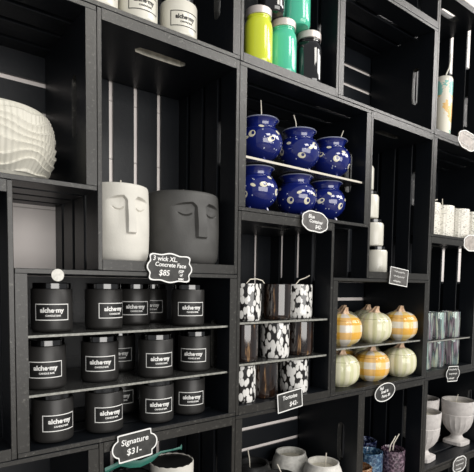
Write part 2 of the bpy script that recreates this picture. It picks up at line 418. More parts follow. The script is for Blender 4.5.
# thin shelves inside crates
def shelf(name, x0, x1, y0, y1, ztop, th, label, mt, mte):
    o = MB().box(x0 - x0, x1 - x0, 0, y1 - y0, -th, 0, front=1).build(name, [mt, mte], None, (x0, y0, ztop))
    bevel(o, 0.02, 1); tag(o, label, 'shelf'); return o
shelf('thin_shelf', -4.72, 11.72, 0.25, 9.0, -4.42, 0.2, 'thin dark shelf with grey edge under the top tier of black candles', M_shelf, M_shelf_edge)
shelf('thin_shelf', -4.72, 11.72, 0.25, 9.0, -8.42, 0.2, 'thin dark shelf with grey edge under the middle tier of black candles', M_shelf, M_shelf_edge)
shelf('thin_shelf', 13.27, 29.73, 0.4, 9.0, 10.42, 0.24, 'thin pale edged shelf between the two tiers of cobalt cups', M_shelf, M_glass_shelf_edge)
shelf('thin_shelf', 12.9, 24.55, 0.25, 9.0, -4.22, 0.22, 'thin grey shelf under the top tier of spotted and amber tumblers', M_shelf, M_shelf_edge)
shelf('thin_shelf', 12.9, 24.55, 0.25, 9.0, -7.95, 0.22, 'thin grey shelf under the middle tier of spotted and amber tumblers', M_shelf, M_shelf_edge)
shelf('thin_shelf', 25.78, 42.2, 0.35, 9.0, -7.52, 0.2, 'thin grey shelf between the two tiers of ceramic pumpkins', M_shelf, M_shelf_edge)
shelf('thin_shelf', 43.4, 55.05, 0.35, 9.0, -7.85, 0.2, 'thin grey shelf between the two tiers of iridescent tumblers', M_shelf, M_shelf_edge)
shelf('thin_shelf', 30.95, 42.55, 0.6, 9.0, -25.4, 0.3, 'dark shelf under the textured blue and purple vessels', M_shelf, M_shelf)

# ------------------------------------------------------------------ black and white labelled candles
def make_candle(name, label, cat, loc, r, h, body_m, lid_m, lab_m, line_m, group, lid_h=0.42, wlab=1.2):
    t = thing(name, label, cat, loc, 0, group)
    MB().lathe([(r - 0.30, 0), (r - 0.12, 0.04), (r - 0.03, 0.13), (r, 0.28), (r, h - 0.06), (r - 0.02, h - 0.02), (r - 0.07, h)], 64).build('jar_body', body_m, t)
    MB().lathe([(r - 0.16, h), (r - 0.11, h + 0.02), (r - 0.11, h + lid_h - 0.04), (r - 0.15, h + lid_h), (r - 0.3, h + lid_h - 0.02)], 64).build('lid', lid_m, t)
    zc, wl, hl, n = h * 0.47, wlab, 0.58, 16
    mb = MB()
    def strip(x0, x1, z0, z1, y, th=0.015):
        a = [mb.bm.verts.new((x0 + (x1 - x0) * k / n, -y * 1.0, z)) for z in (z0, z1) for k in range(n + 1)]
        for k in range(n): mb.bm.faces.new((a[k], a[k + 1], a[n + 2 + k], a[n + 1 + k]))
    strip(-wl, wl, -hl, hl, 0.008)
    lab = mb.mesh('label_sheet', lab_m); wrap(lab, r, zc); lo = link('label_sheet', lab, t)
    mb = MB(); lw = 0.06
    strip(-wl, wl, hl - lw, hl, 0.02); strip(-wl, wl, -hl, -hl + lw, 0.02)
    strip(-wl, -wl + lw, -hl, hl, 0.02); strip(wl - lw, wl, -hl, hl, 0.02)
    fr = mb.mesh('border', line_m); wrap(fr, r, zc); link('border', fr, lo)
    a = text_mesh('alche\u00b7my', 0.45, line_m, bold=0.018); c = text_mesh('CANDLE BAR', 0.17, line_m, bold=0.006)
    for v_ in a.vertices: v_.co.z += 0.12 * S; v_.co.y -= 0.014 * S
    for v_ in c.vertices: v_.co.z -= 0.25 * S; v_.co.x += 0.08 * S; v_.co.y -= 0.014 * S
    tx = join_meshes('lettering', [a, c], line_m); wrap(tx, r, zc); link('lettering', tx, lo)
    return t
def facing(X, Y, off):      # rotation so that the label faces the camera's side of the shop, turned by off degrees
    a = math.degrees(math.atan2(X + 12.97, Y + 32.83)); return -a + off
bc = make_candle('black_candle', 'x', 'candle', (0, 0, 0), 1.41, 3.06, M_blkcan, M_lid, M_label, M_print, 'black labelled candles in three tiers')
FC = -12.5 + 0.395
candles = [
    (-2.45, 2.5, -4.42, 0, 'black labelled candle, leftmost on the top tier, under the round white sticker'),
    (1.56, 2.8, -4.42, 34, 'black labelled candle, second from the left in front on the top tier'),
    (8.85, 2.2, -4.42, 14, 'black labelled candle at the right end of the top tier'),
    (5.25, 5.3, -4.42, 8, 'black labelled candle in the back of the top tier, middle, label in full view'),
    (8.1, 7.4, -4.42, -4, 'black labelled candle at the very back of the top tier, partly hidden'),
    (-2.95, 2.5, -8.42, 0, 'black labelled candle, leftmost on the middle tier'),
    (1.23, 2.8, -8.42, 2, 'black labelled candle, second from the left on the middle tier'),
    (5.6, 1.9, -8.42, 17, 'black labelled candle in front on the middle tier, second from its right end'),
    (9.72, 2.5, -8.42, -3, 'black labelled candle at the right end of the middle tier'),
    (4.35, 6.3, -8.42, 0, 'black labelled candle at the back of the middle tier, showing between two front ones'),
    (-2.65, 1.9, FC, 20, 'black labelled candle, leftmost on the crate floor'),
    (1.2, 1.9, FC, 20, 'black labelled candle, second from the left on the crate floor'),
    (5.68, 1.9, FC, 12, 'black labelled candle on the crate floor just above the Signature sign\'s right end'),
    (9.2, 2.5, FC, 12, 'black labelled candle at the right end of the crate floor'),
    (4.5, 6.3, FC, 0, 'black labelled candle at the back of the crate floor, mostly hidden between two front ones')]
for i, (x, y, z, off, lab) in enumerate(candles):
    if i == 0:
        bc.location = W(x, y, z); bc.rotation_euler = (0, 0, math.radians(facing(x, y, off))); bc['label'] = lab
    else: dup(bc, lab, (x, y, z), facing(x, y, off))
FT = 18 + 0.395
wc = make_candle('white_candle', 'white labelled candle with a black lid, rightmost in the crate at the top', 'candle', (7.5, 1.75, FT), 1.5, 2.75, M_whitecan, M_lid, M_whitecan, M_blackprint, 'white labelled candles in the top crate')
wc.rotation_euler = (0, 0, math.radians(facing(7.5, 1.75, 22)))
for x, off, lab in ((3.92, 20, 'white labelled candle with a black lid, middle one in the crate at the top'), (0.7, 10, 'white labelled candle in the top crate, over the left edge of the face pot crate'), (-3.0, 10, 'white labelled candle at the left end of the top crate, above the ridged pot crate')):
    dup(wc, lab, (x, 1.75, FT), facing(x, 1.75, off))

# ------------------------------------------------------------------ concrete face pots
def face_pot(name, label, loc, rx, h, mt, rot, ry=None):
    t = thing(name, label, 'pot', loc, rot)
    ry = ry or rx; bm = MB(); n, nz = 320, 240
    k = h / 6.1
    def sm(x): x = max(0, min(1, x)); return x * x * (3 - 2 * x)
    def prof(z):
        q = z / h
        r = 1.0 - 0.035 * (2 * q - 1) ** 2
        if z < 0.9: r *= 1 - 0.13 * (1 - math.sqrt(max(0, 1 - (1 - z / 0.9) ** 2)))
        if z > h - 0.3: r *= 1 - 0.05 * (1 - math.sqrt(max(0, 1 - ((z - h + 0.3) / 0.3) ** 2)))
        return r
    def fn(a, r, z):
        u = ((a + PI / 2 + PI) % (2 * PI) - PI) * rx; zz = z / k
        d = 0.0; au = abs(u) * 3 / rx
        if au < 2.6:
            brow = 5.15 - 0.10 * max(0, au - 0.5) ** 2 - (0.0 if au > 0.75 else (0.75 - au) * 0.9)
            side = sm((2.6 - au) / 1.5)
            under = sm((brow - zz) / 0.16)
            fade = sm((zz - 1.4) / 3.0)
            nose = sm((au - 0.36) / 0.14) if zz > 2.25 else 1.0
            d -= 0.30 * side * under * fade * nose
            d -= 0.0
            if au < 0.55: # nose swells towards the tip, with a sharp underside
                nb = sm((0.52 - au) / 0.14) * sm((zz - 2.12) / 0.12) * sm((5.0 - zz) / 2.0)
                d += 0.20 * nb
            # closed eyelids: a thin downward curved groove
            eu = (au - 1.32) / 0.66
            if abs(eu) < 1:
                ez = 4.02 + 0.26 * eu * eu
                d -= 0.11 * math.exp(-((zz - ez) / 0.05) ** 2) * sm((1 - abs(eu)) * 4)
                d += 0.03 * sm(1 - abs(eu)) * sm((zz - ez) / 0.1) * sm((ez + 0.55 - zz) / 0.3)
        R = r + d
        return R, z
    zs = [h * i / nz for i in range(nz + 1)]
    pr = [(rx * prof(z), z) for z in zs]
    bm.lathe(pr + [(rx * 0.86, h), (rx * 0.84, h - 0.5)], n, fn=fn)
    for v_ in bm.bm.verts: v_.co.y *= ry / rx
    bm.build('pot_body', mt, t)
    MB().lathe([(rx * 0.83, h - 0.6), (rx * 0.83, h - 0.5)], 40).build('wax', M_wax if mt is M_conc_white else M_wax_dark, t)
    MB().tube([(0.2, 0, h - 0.5), (0.22, 0, h + 0.15), (0.18, 0, h + 0.6)], 0.06).build('wick', M_wick, t)
    return t
face_pot('face_pot', 'large dark grey concrete pot with a closed-eye face in relief', (8.84, 3.35, 0.77), 3.27, 5.9, M_conc_dark, 0)
face_pot('face_pot', 'white concrete pot with a closed-eye face in relief, left of the dark one', (2.78, 2.75, 0.77), 2.36, 5.75, M_conc_white, 0)

# ------------------------------------------------------------------ ridged ivory pot
def ridged():
    t = thing('ridged_pot', 'large ivory pot with wavy horizontal ridges beside the far left edge', 'pot', (-5.65, 4.5, 5.5 + 0.395))
    H, n, nz = 4.85, 560, 150
    def base(q): return 3.95 - 1.15 * (max(0, 0.5 - q) / 0.5) ** 2 - 0.55 * (max(0, q - 0.5) / 0.5) ** 3.2
    def fn(a, r, z):
        q = z / H
        w = z + 0.20 * math.sin(4 * a + 0.6 + z * 1.6) + 0.15 * math.sin(7 * a + 2.0 - 1.4 * z)
        f = (w / 0.56) % 1.0
        ridge = 0.18 * (f ** 2.0) if f < 0.82 else 0.18 * 0.67 * (1 - f) / 0.18
        rib = 0.022 * math.cos(a * 64)
        e = min(1, z / 0.3, (H - z) / 0.2) if 0 < z < H else 0
        return r + (ridge + rib) * max(0, e), z
    pr = [(base(i / nz) , H * i / nz) for i in range(nz + 1)]
    MB().lathe(pr + [(base(1) - 0.25, H + 0.02), (base(1) - 0.35, H - 0.5)], n, fn=lambda a, r, z: fn(a, r, z) if z <= H and r > base(1) - 0.2 else (r, z)).build('pot_body', M_vase, t)
    MB().lathe([(base(1) - 0.36, H - 0.7), (base(1) - 0.36, H - 0.55)], 48).build('wax', M_wax, t)
    MB().tube([(1.6, -1.2, H - 0.55), (1.6, -1.2, H + 0.35)], 0.055).build('wick', M_wick, t)
ridged()

# ------------------------------------------------------------------ coloured jars
def make_jar(name, label, loc, mt, group='coloured lidded jars'):
    t = thing(name, label, 'jar', loc, 0, group); r = 1.37
    def sq(a, rr, z):
        return rr * (1 + 0.035 * math.cos(4 * a)), z
    MB().lathe([(0.9, 0), (1.2, 0.05), (r - 0.03, 0.3), (r, 0.6), (r, 3.5), (r - 0.03, 3.9), (r - 0.10, 4.2), (r - 0.22, 4.45), (r - 0.28, 4.52), (r - 0.28, 4.62), (r - 0.22, 4.66), (r - 0.22, 4.72), (r - 0.28, 4.76), (r - 0.28, 5.0)], 48, fn=sq).build('jar_body', mt, t).scale = (1, 1, 0.925)
    MB().lathe([(r - 0.26, 4.84), (r - 0.17, 4.86), (r - 0.17, 5.44), (r - 0.22, 5.5), (r - 0.4, 5.51)], 48).build('lid', M_jarlid, t, (0, 0, -0.38))
    return t
FJ = 18 + 0.77
make_jar('lidded_jar', 'chartreuse jar with pale lid at the left of the bottom row', (15.95, 1.8, FJ), M_lime)
make_jar('lidded_jar', 'teal green jar with pale lid in the bottom row, between chartreuse and black', (19.05, 1.85, FJ), M_teal)
make_jar('lidded_jar', 'glossy black jar with pale lid at the right of the bottom row', (22.5, 1.8, FJ), M_jarblack)
make_jar('lidded_jar', 'teal green jar stacked on top of the bottom row, cut off by the picture top', (20.85, 1.9, FJ + 5.14), M_teal)
make_jar('lidded_jar', 'glossy black jar stacked on top of the chartreuse jar', (17.5, 1.9, FJ + 5.14), M_jarblack)

# ------------------------------------------------------------------ cobalt cups
def wick_mesh(pts, r=0.06): return MB().tube(pts, r).mesh('wick', M_wick)
cup0 = thing('cobalt_cup', 'x', 'cup', (0, 0, 0), 0, 'round cobalt blue cups with white motifs')
pr = []
for i in range(27):
    q = i / 26; a = -PI / 2 + q * (PI * 0.80)
    pr.append((max(0.05, 2.13 * math.cos(a)), 2.08 + 1.86 * math.sin(a)))
globe = list(pr)
pr[-1] = (1.42, 3.62)
pr += [(1.44, 3.75), (1.54, 3.95), (1.72, 4.12)]
def globe_r(z):
    s_ = max(-0.98, min(0.98, (z - 2.08) / 1.86)); return 2.13 * math.sqrt(1 - s_ * s_)
mb = MB().lathe(pr + [(1.66, 4.14), (1.42, 3.9), (1.34, 3.5)], 64)
def spot(mb, ang, z0, ru, rv, tilt, mi, off, n=18, cut=None):
    """elliptical motif lying on the globe, ru wide and rv high, turned by tilt"""
    def pt(u, v_):
        uu = u * math.cos(tilt) - v_ * math.sin(tilt); vv = u * math.sin(tilt) + v_ * math.cos(tilt)
        z = z0 + vv * 0.95; r_ = globe_r(z) + off; a_ = ang + uu / max(0.6, globe_r(z0)); return (r_ * math.cos(a_), r_ * math.sin(a_), z)
    rings = [[mb.bm.verts.new(pt(ru * f * math.cos(2 * PI * k / n), rv * f * math.sin(2 * PI * k / n))) for k in range(n)] for f in (1.0, 0.55)]
    for k in range(n): mb.bm.faces.new((rings[0][k], rings[0][(k + 1) % n], rings[1][(k + 1) % n], rings[1][k])).material_index = mi
    mb.bm.faces.new(rings[1]).material_index = mi
rnd = random.Random(11)
for k in range(7):
    a0 = k * 2 * PI / 7 + rnd.uniform(-0.15, 0.15); z0 = (1.5, 2.35, 1.85)[k % 3] + rnd.uniform(-0.15, 0.15); tl = rnd.uniform(-0.5, 0.5)
    ru, rv = (0.40, 0.26) if k % 2 else (0.34, 0.34)
    spot(mb, a0, z0, ru, rv, tl, 1, 0.012)
    spot(mb, a0 + 0.05, z0 + 0.05, ru * 0.42, rv * 0.55, tl, 0, 0.024)
    spot(mb, a0 + 0.42, z0 + 0.75, 0.26, 0.15, -tl, 1, 0.012)
for k in range(34):
    spot(mb, rnd.uniform(0, 2 * PI), rnd.uniform(0.9, 3.35), 0.055, 0.06, 0, 2, 0.012, 8)
M_cream_spot = mat('cream_enamel_motif', (0.80, 0.76, 0.58), 0.15, coat=0.5); M_dot = mat('pale_blue_enamel_dot', (0.62, 0.66, 0.80), 0.15)
mb.build('cup_body', [M_blue_plain, M_cream_spot, M_dot], cup0)
for k in range(3):
    a = PI / 2 + k * 2 * PI / 3 + 0.5
    MB().tube([(0.95 * math.cos(a), 0.95 * math.sin(a), 0.62), (1.12 * math.cos(a), 1.12 * math.sin(a), 0.3), (1.2 * math.cos(a), 1.2 * math.sin(a), 0.02)], 0.17, 10).build('foot', M_blue_plain, cup0)
MB().lathe([(1.70, 4.09), (1.77, 4.12), (1.71, 4.19), (1.64, 4.15)], 56, closed=False).build('rim', M_blue_rim, cup0)
MB().lathe([(1.36, 3.4), (1.36, 3.5)], 40).build('wax', M_wax_dark, cup0)
FB = 5.5 + 0.395
cups = [(16.95, 2.5, 10.42, 10, 'upper tier, leftmost', 'cobalt blue cup at the left of the upper tier, its wick standing straight up'),
        (22.1, 2.5, 10.42, 75, 'm', 'cobalt blue cup in the middle of the upper tier'),
        (26.95, 2.5, 10.42, 140, 'r', 'cobalt blue cup at the right of the upper tier, wick leaning right'),
        (16.5, 2.5, FB, 200, 'l', 'cobalt blue cup at the left of the lower tier'),
        (21.8, 2.5, FB, 260, 'm', 'cobalt blue cup in the middle of the lower tier, above the round edged sign'),
        (26.3, 2.5, FB, 320, 'r', 'cobalt blue cup at the right of the lower tier')]
wk = [[(0.1, 0, 3.7), (0.1, 0, 5.0), (0.02, 0, 6.1)], [(-0.3, 0, 3.7), (-0.5, 0, 5.1), (-0.8, 0, 5.7)], [(0.9, 0, 3.6), (1.35, 0, 4.5), (1.95, 0, 5.7)]]
for i, (x, y, z, rz, _, lab) in enumerate(cups):
    t = cup0 if i == 0 else dup(cup0, lab, (x, y, z), rz)
    if i == 0: t0 = (W(x, y, z), rz, lab)
t = cup0; t.location = t0[0]; t.rotation_euler = (0, 0, math.radians(t0[1])); t['label'] = t0[2]
allc = [o for o in COL.objects if o.name.startswith('cobalt_cup')]
allc.sort(key=lambda o: o.name)
for o, pts, (x, y, z, rz, _, lab) in zip(allc[:3], wk, cups[:3]):
    me = wick_mesh(pts, 0.055); c = link('wick', me, o); c.rotation_euler = (0, 0, -math.radians(rz))

# ------------------------------------------------------------------ glass tumblers
def tumbler_proto(name, mt, r, h, wax=M_wax, group='spotted and amber glass tumblers'):
    t = thing(name, 'x', 'tumbler', (0, 0, 0), 0, group)
    MB().lathe([(r - 0.25, 0), (r - 0.08, 0.05), (r - 0.02, 0.2), (r, 0.5), (r, h - 0.05), (r - 0.04, h), (r - 0.12, h - 0.05), (r - 0.14, h - 0.9)], 48).build('glass', mt, t)
    MB().lathe([(r - 0.16, h - 1.0), (r - 0.16, h - 0.9)], 36).build('wax', wax, t)
    return t
leo = tumbler_proto('spotted_tumbler', M_leopard, 1.45, 3.45)
amb = tumbler_proto('amber_tumbler', M_amber, 1.45, 3.45, M_wax_dark)
FG = -12.5 + 0.77
tl = [(leo, 15.0, 1.9, -4.22, 'black glass tumbler with white spots at the left of the top tier'),
      (amb, 18.9, 1.9, -4.22, 'dark amber tumbler in the middle of the top tier'),
      (leo, 22.4, 2.4, -4.22, 'black glass tumbler with white spots at the right of the top tier'),
      (amb, 14.7, 1.9, -7.95, 'dark amber tumbler at the left of the middle tier'),
      (leo, 18.75, 1.9, -7.95, 'black glass tumbler with white spots in the middle of the middle tier'),
      (amb, 22.3, 2.1, -7.95, 'dark amber tumbler with orange streaks at the right of the middle tier'),
      (leo, 14.5, 1.9, FG, 'black glass tumbler with large white spots at the left of the bottom tier'),
      (amb, 17.5, 2.1, FG, 'dark amber tumbler in front on the bottom tier, left of the Tortoise sign'),
      (leo, 21.5, 1.9, FG, 'white spotted black tumbler at the right of the bottom tier, behind the Tortoise sign'),
      (leo, 20.6, 5.4, FG, 'black glass tumbler with white spots at the back of the bottom tier')]
seen = set(); tumblers = []
for i, (p, x, y, z, lab) in enumerate(tl):
    if p.name not in seen:
        seen.add(p.name); p.location = W(x, y, z); p.rotation_euler = (0, 0, i * 1.1); p['label'] = lab; tumblers.append(p)
    else: tumblers.append(dup(p, lab, (x, y, z), i * 63))
def add_wick(o, pts, r=0.055):
    c = link('wick', wick_mesh(pts, r), o); c.rotation_euler = (0, 0, -o.rotation_euler.z)
add_wick(tumblers[0], [(0.3, 0, 2.5), (0.1, 0, 3.5), (0.5, 0, 3.85), (1.3, 0, 3.9), (2.0, 0, 3.75), (2.25, 0, 3.5)])
add_wick(tumblers[2], [(-0.5, 0, 2.5), (-0.45, 0, 3.4), (0.1, 0, 3.9), (1.0, 0, 4.15), (1.6, 0, 4.4)])

# ------------------------------------------------------------------ ceramic pumpkins
def pumpkin_proto(name, mt):
    t = thing(name, 'x', 'pumpkin', (0, 0, 0), 0, 'ceramic pumpkin pots'); R = 2.17
    def fn(a, r, z): return r * (1 - 0.025 * abs(math.sin(5 * a)) ** 8), z
    def prof(z0, z1, n):
        out = []
        for i in range(n + 1):
            z = z0 + (z1 - z0) * i / n; q = (z - 1.76) / 1.86
            out.append((R * (1 - abs(q) ** 2.7) ** 0.44 if abs(q) < 1 else 0.3, z))
        return out
    MB().lathe([(1.1, 0.0)] + prof(0.08, 2.80, 18), 100, fn=fn).build('pumpkin_body', mt, t)
    lp = [(a, z) for a, z in prof(2.86, 3.60, 12)]
    MB().lathe([(lp[0][0] - 0.10, 2.80), (lp[0][0], 2.84)] + [(r + 0.0, z) for r, z in lp[1:]] + [(0.4, 3.60)], 100, fn=fn).build('lid', mt, t)
    mb = MB(); rings = 7
    def stem(a, r, z): return r * (1 + 0.18 * math.cos(5 * a)), z
    mb.lathe([(0.90, 3.4), (0.66, 3.58), (0.50, 3.74), (0.38, 3.94), (0.30, 4.12), (0.26, 4.26), (0.10, 4.30)], 30, fn=stem)
    for v_ in mb.bm.verts: v_.co.x += 0.75 * max(0, v_.co.z - 3.6) ** 1.2; v_.co.y += 0.4 * max(0, v_.co.z - 3.6)
    mb.build('stem', M_stem, t)
    return t
py = pumpkin_proto('gingham_pumpkin', M_ging); pg = pumpkin_proto('green_pumpkin', M_green)
FP = -12.5 + 0.395
pl_ = [(py, 29.45, 2.3, -7.52, 'yellow gingham ceramic pumpkin at the left of the upper tier'),
       (pg, 35.05, 2.3, -7.52, 'pale green ceramic pumpkin in the middle of the upper tier'),
       (py, 40.2, 2.1, -7.52, 'yellow gingham ceramic pumpkin at the right of the upper tier'),
       (pg, 29.25, 2.3, FP, 'pale green ceramic pumpkin at the left of the lower tier'),
       (py, 34.85, 2.3, FP, 'yellow gingham ceramic pumpkin in the middle of the lower tier'),
       (pg, 40.3, 2.1, FP, 'pale green ceramic pumpkin at the right of the lower tier'),
       (pg, 34.6, 6.7, -7.52, 'pale green ceramic pumpkin behind the upper tier, between left and middle'),
       (pg, 39.6, 6.7, -7.52, 'pale green ceramic pumpkin behind the upper tier, between middle and right'),
       (py, 34.2, 6.7, FP, 'yellow gingham ceramic pumpkin at the back of the lower tier, behind the left ones'),
       (pg, 39.6, 6.7, FP, 'pale green ceramic pumpkin at the back of the lower tier, behind the right ones')]
seen = set()
for i, (p, x, y, z, lab) in enumerate(pl_):
    rz = math.degrees(math.atan2(-32.83 - y, -12.97 - x)) - 9 + (10, 25, -6, 0, -3, 12, 5, 0, 8, 3)[i]
    if p.name not in seen:
        seen.add(p.name); p.location = W(x, y, z); p.rotation_euler = (0, 0, math.radians(rz)); p['label'] = lab
    else: dup(p, lab, (x, y, z), rz)

# ------------------------------------------------------------------ small white jars stacked
j0 = thing('white_jar', 'x', 'jar', (0, 0, 0), 0, 'white jars with black lids in one stack')
MB().lathe([(1.2, 0), (1.36, 0.08), (1.4, 0.2), (1.4, 2.5), (1.3, 2.72)], 40).build('jar_body', M_whitecan, j0)
MB().lathe([(1.12, 2.72), (1.12, 2.78), (1.2, 2.8), (1.2, 3.1), (1.14, 3.13)], 40).build('lid', M_lid, j0)
for i, (x, w_) in enumerate(((36.0, 'bottom'), (35.1, 'second from the bottom'), (34.0, 'third from the bottom'), (32.9, 'top'))):
    lab = 'small white jar with black lid, %s of its stack' % w_
    if i == 0: j0.location = W(x, 3.0, 0.77); j0['label'] = lab
    else: dup(j0, lab, (x, 3.0, 0.77 + 3.14 * i))

# ------------------------------------------------------------------ right-hand crates
t = thing('print_tumbler', 'tall white tumbler with teal and orange tropical print and a curved straw', 'tumbler', (47.6, 1.7, 18.77))
MB().lathe([(0.9, 0), (1.05, 0.08), (1.08, 0.3), (1.15, 3), (1.17, 7.0)], 40).build('tumbler_body', M_trop, t)
MB().lathe([(1.17, 7.0), (1.17, 7.35), (1.07, 7.6), (0.8, 7.75), (0.2, 7.8)], 40).build('lid', M_whitecan, t)
MB().tube([(0.1, -0.2, 7.6), (0.3, -0.2, 8.3), (0.9, -0.2, 9.2), (1.15, -0.2, 10.2), (1.15, -0.2, 11.0)], 0.10).build('straw', M_whitecan, t)
p0 = thing('printed_jar', 'x', 'jar', (0, 0, 0), 0, 'white printed jars in the right-hand crate')
def flute(a, r, z): return r * (1 + 0.012 * math.cos(24 * a)), z
MB().lathe([(1.4, 0), (1.56, 0.06), (1.6, 0.2), (1.6, 4.0), (1.56, 4.1), (1.48, 4.1), (1.46, 3.6)], 96, fn=flute).build('jar_body', M_birch, p0)
MB().lathe([(1.45, 3.5), (1.45, 3.62)], 36).build('wax', M_wax, p0)
FR = 5.5 + 0.395
for i, (x, y, lab) in enumerate(((45.4, 2.0, 'white printed jar at the left of its crate, beside the crate side'), (48.9, 2.0, 'white printed jar, second from the left in its crate'), (53.1, 2.0, 'white printed jar, third from the left, above the pale scalloped sign'), (57.2, 2.0, 'white printed jar at the right picture edge'))):
    if i == 0: p0.location = W(x, y, FR); p0['label'] = lab; q = p0
    else: q = dup(p0, lab, (x, y, FR), i * 40)
    if i == 0: add_wick(q, [(0.2, 0, 3.8), (0.5, 0, 4.5), (2.4, 0, 4.95)], 0.06)
    if i == 1: add_wick(q, [(0.4, 0, 3.8), (0.2, 0, 4.4), (0.1, 0, 5.2)], 0.06)
i0 = thing('iridescent_tumbler', 'x', 'tumbler', (0, 0, 0), 0, 'iridescent glass tumblers')
MB().lathe([(1.1, 0), (1.28, 0.05), (1.35, 0.2), (1.35, 3.6), (1.3, 3.62), (1.27, 3.5), (1.25, 1.2), (1.1, 1.1)], 40).build('glass', M_irid, i0)
MB().lathe([(1.0, 0.3), (1.1, 0.4), (1.12, 1.0), (0.6, 1.15), (0.12, 1.7)], 30).build('wax', M_wax, i0)
for i, (x, y, z, lab) in enumerate(((48.45, 2.0, -7.85, 'iridescent tumbler on the upper tier, left one in front'), (52.35, 2.0, -7.85, 'iridescent tumbler on the upper tier, right one in front'), (45.2, 2.0, -7.85, 'iridescent tumbler on the upper tier, beside the crate\'s left side'),
        (48.45, 2.0, FG, 'iridescent tumbler on the lower tier, left one in front'), (52.35, 2.0, FG, 'iridescent tumbler on the lower tier, right one in front'), (45.2, 2.0, FG, 'iridescent tumbler on the lower tier, beside the crate\'s left side'))):
    if i == 0: i0.location = W(x, y, z); i0['label'] = lab
    else: dup(i0, lab, (x, y, z), i * 70)

def goblet_proto():
    t = thing('stone_goblet', 'x', 'goblet', (0, 0, 0), 0, 'pale stone goblets'); 
    def flute(a, r, z):
        k = max(0, min(1, (4.6 - z) / 0.3, (z - 1.7) / 0.5)); return r - 0.07 * k * abs(math.sin(9 * a)) ** 0.6 + 0.0, z
    MB().lathe([(0.85, 1.15), (0.80, 1.35), (0.95, 1.6), (1.5, 2.1), (1.95, 2.8), (2.2, 3.6), (2.27, 4.3), (2.27, 4.6), (2.20, 4.7), (2.25, 4.8), (2.32, 5.6), (2.36, 6.5), (2.36, 6.68), (2.26, 6.75), (2.12, 6.6), (2.1, 6.0)], 108, fn=flute).build('bowl', M_goblet, t)
    MB().lathe([(2.05, 5.9), (2.05, 6.02)], 40).build('wax', M_wax, t)
    mb = MB()
    def ring(hw, z, n=24, p=5.0):
        out = []
        for k in range(n):
            a = 2 * PI * k / n; c, s_ = math.cos(a), math.sin(a); rr = hw / (abs(c) ** p + abs(s_) ** p) ** (1 / p); out.append((rr * c, rr * s_, z))
        return out
    lv = [ring(1.55, 0), ring(1.6, 0.08), ring(1.6, 0.5), ring(1.45, 0.62), ring(1.05, 0.8, p=2.5), ring(0.85, 1.2, p=2)]
    vv = [[mb.bm.verts.new(p_) for p_ in l] for l in lv]
    for i in range(len(vv) - 1):
        for k in range(24): mb.bm.faces.new((vv[i][k], vv[i][(k + 1) % 24], vv[i + 1][(k + 1) % 24], vv[i + 1][k])).smooth = i > 2
    mb.bm.faces.new(list(reversed(vv[0]))); mb.bm.faces.new(vv[-1])
    mb.build('pedestal', M_goblet, t)
    return t
g0 = goblet_proto(); FQ = -25 + 0.395
g0.location = W(57.8, 3.1, FQ); g0['label'] = 'pale fluted stone goblet at the right picture edge, in full view'
add_wick(g0, [(-0.6, 0, 6.0), (-0.4, 0, 6.9), (0.0, 0, 7.5)], 0.05)
dup(g0, 'pale fluted stone goblet in front, beside the crate\'s left side', (47.2, 2.5, FQ), 8)
dup(g0, 'pale fluted stone goblet at the back, its rim showing behind the left front one', (54.5, 6.9, FQ), 20)

# ------------------------------------------------------------------ bottom crates
def bowl_proto(mt, R=2.1, h=4.15, wax=M_wax):
    t = thing('stone_bowl', 'x', 'bowl', (0, 0, 0), 0, 'rounded stone bowl candles')
    pr = []
    for i in range(19):
        a = -PI / 2 + PI * 0.73 * i / 18; pr.append((max(0.5, (R + 0.12) * math.cos(a) ** 0.75 if math.cos(a) > 0 else 0.5), h * 0.56 + h * 0.56 * math.sin(a)))
    top = pr[-1]
    MB().lathe(pr + [(top[0] + 0.0, h - 0.05), (top[0] - 0.1, h), (top[0] - 0.25, h - 0.08), (top[0] - 0.30, h - 0.9)], 56).build('bowl_body', mt, t)
    MB().lathe([(top[0] - 0.32, h - 0.8), (top[0] - 0.32, h - 0.7)], 40).build('wax', wax, t)
    return t
for mt, x, y, lab, wx, pts in ((M_bowl_grey, 26.1, 6.8, 'grey white round stone bowl, further back in the crate', M_wax, None),
        (M_bowl, 26.8, 2.35, 'white round stone bowl with an upright wick, at the front right', M_wax, [(0.4, 0, 3.3), (0.45, 0, 4.4), (0.5, 0, 5.0)]),
        (M_bowl_black, 20.3, 6.8, 'black round stone bowl at the back left, wick rising from it', M_wax_dark, [(-0.4, 0, 3.3), (-0.5, 0, 4.6), (-0.75, 0, 5.7)]),
        (M_bowl_black, 20.2, 2.3, 'black round stone bowl at the front, wick leaning left', M_wax_dark, [(0.4, 0, 3.3), (0.2, 0, 4.3), (-0.4, 0, 5.4)])):
    o = bowl_proto(mt, wax=wx); o.location = W(x, y, FQ); o['label'] = lab
    if pts: add_wick(o, pts, 0.06)
def vessel(label, loc, r, h, mt, group, wick=None):
    t = thing('textured_vessel', label, 'vessel', loc, 0, group)
    def fn(a, rr, z): return rr + 0.05 * math.sin(9 * a + 2 * z) * math.sin(4.2 * z + 3 * a), z
    MB().lathe([(r - 0.5, 0), (r - 0.25, 0.1), (r - 0.08, 0.5), (r, 1.2), (r, 1.8), (r, 2.4), (r - 0.02, h - 0.6), (r - 0.0, h - 0.05), (r - 0.07, h), (r - 0.15, h - 0.1), (r - 0.16, h - 0.8)], 64, fn=fn).build('glass', mt, t)
    MB().lathe([(r - 0.24, h - 0.9), (r - 0.24, h - 0.8)], 36).build('wax', M_wax_dark, t)
    if wick:
        link('wick', wick_mesh(wick, 0.07), t)
        link('wick', wick_mesh([(x + 0.75, y, z + 0.15) for x, y, z in wick], 0.07), t)
    return t
ZV = -25.4
vessel('blue textured glass vessel in front of the navy ones', (36.3, 3.0, ZV), 1.5, 4.0, M_bluetex, 'textured glass vessels')
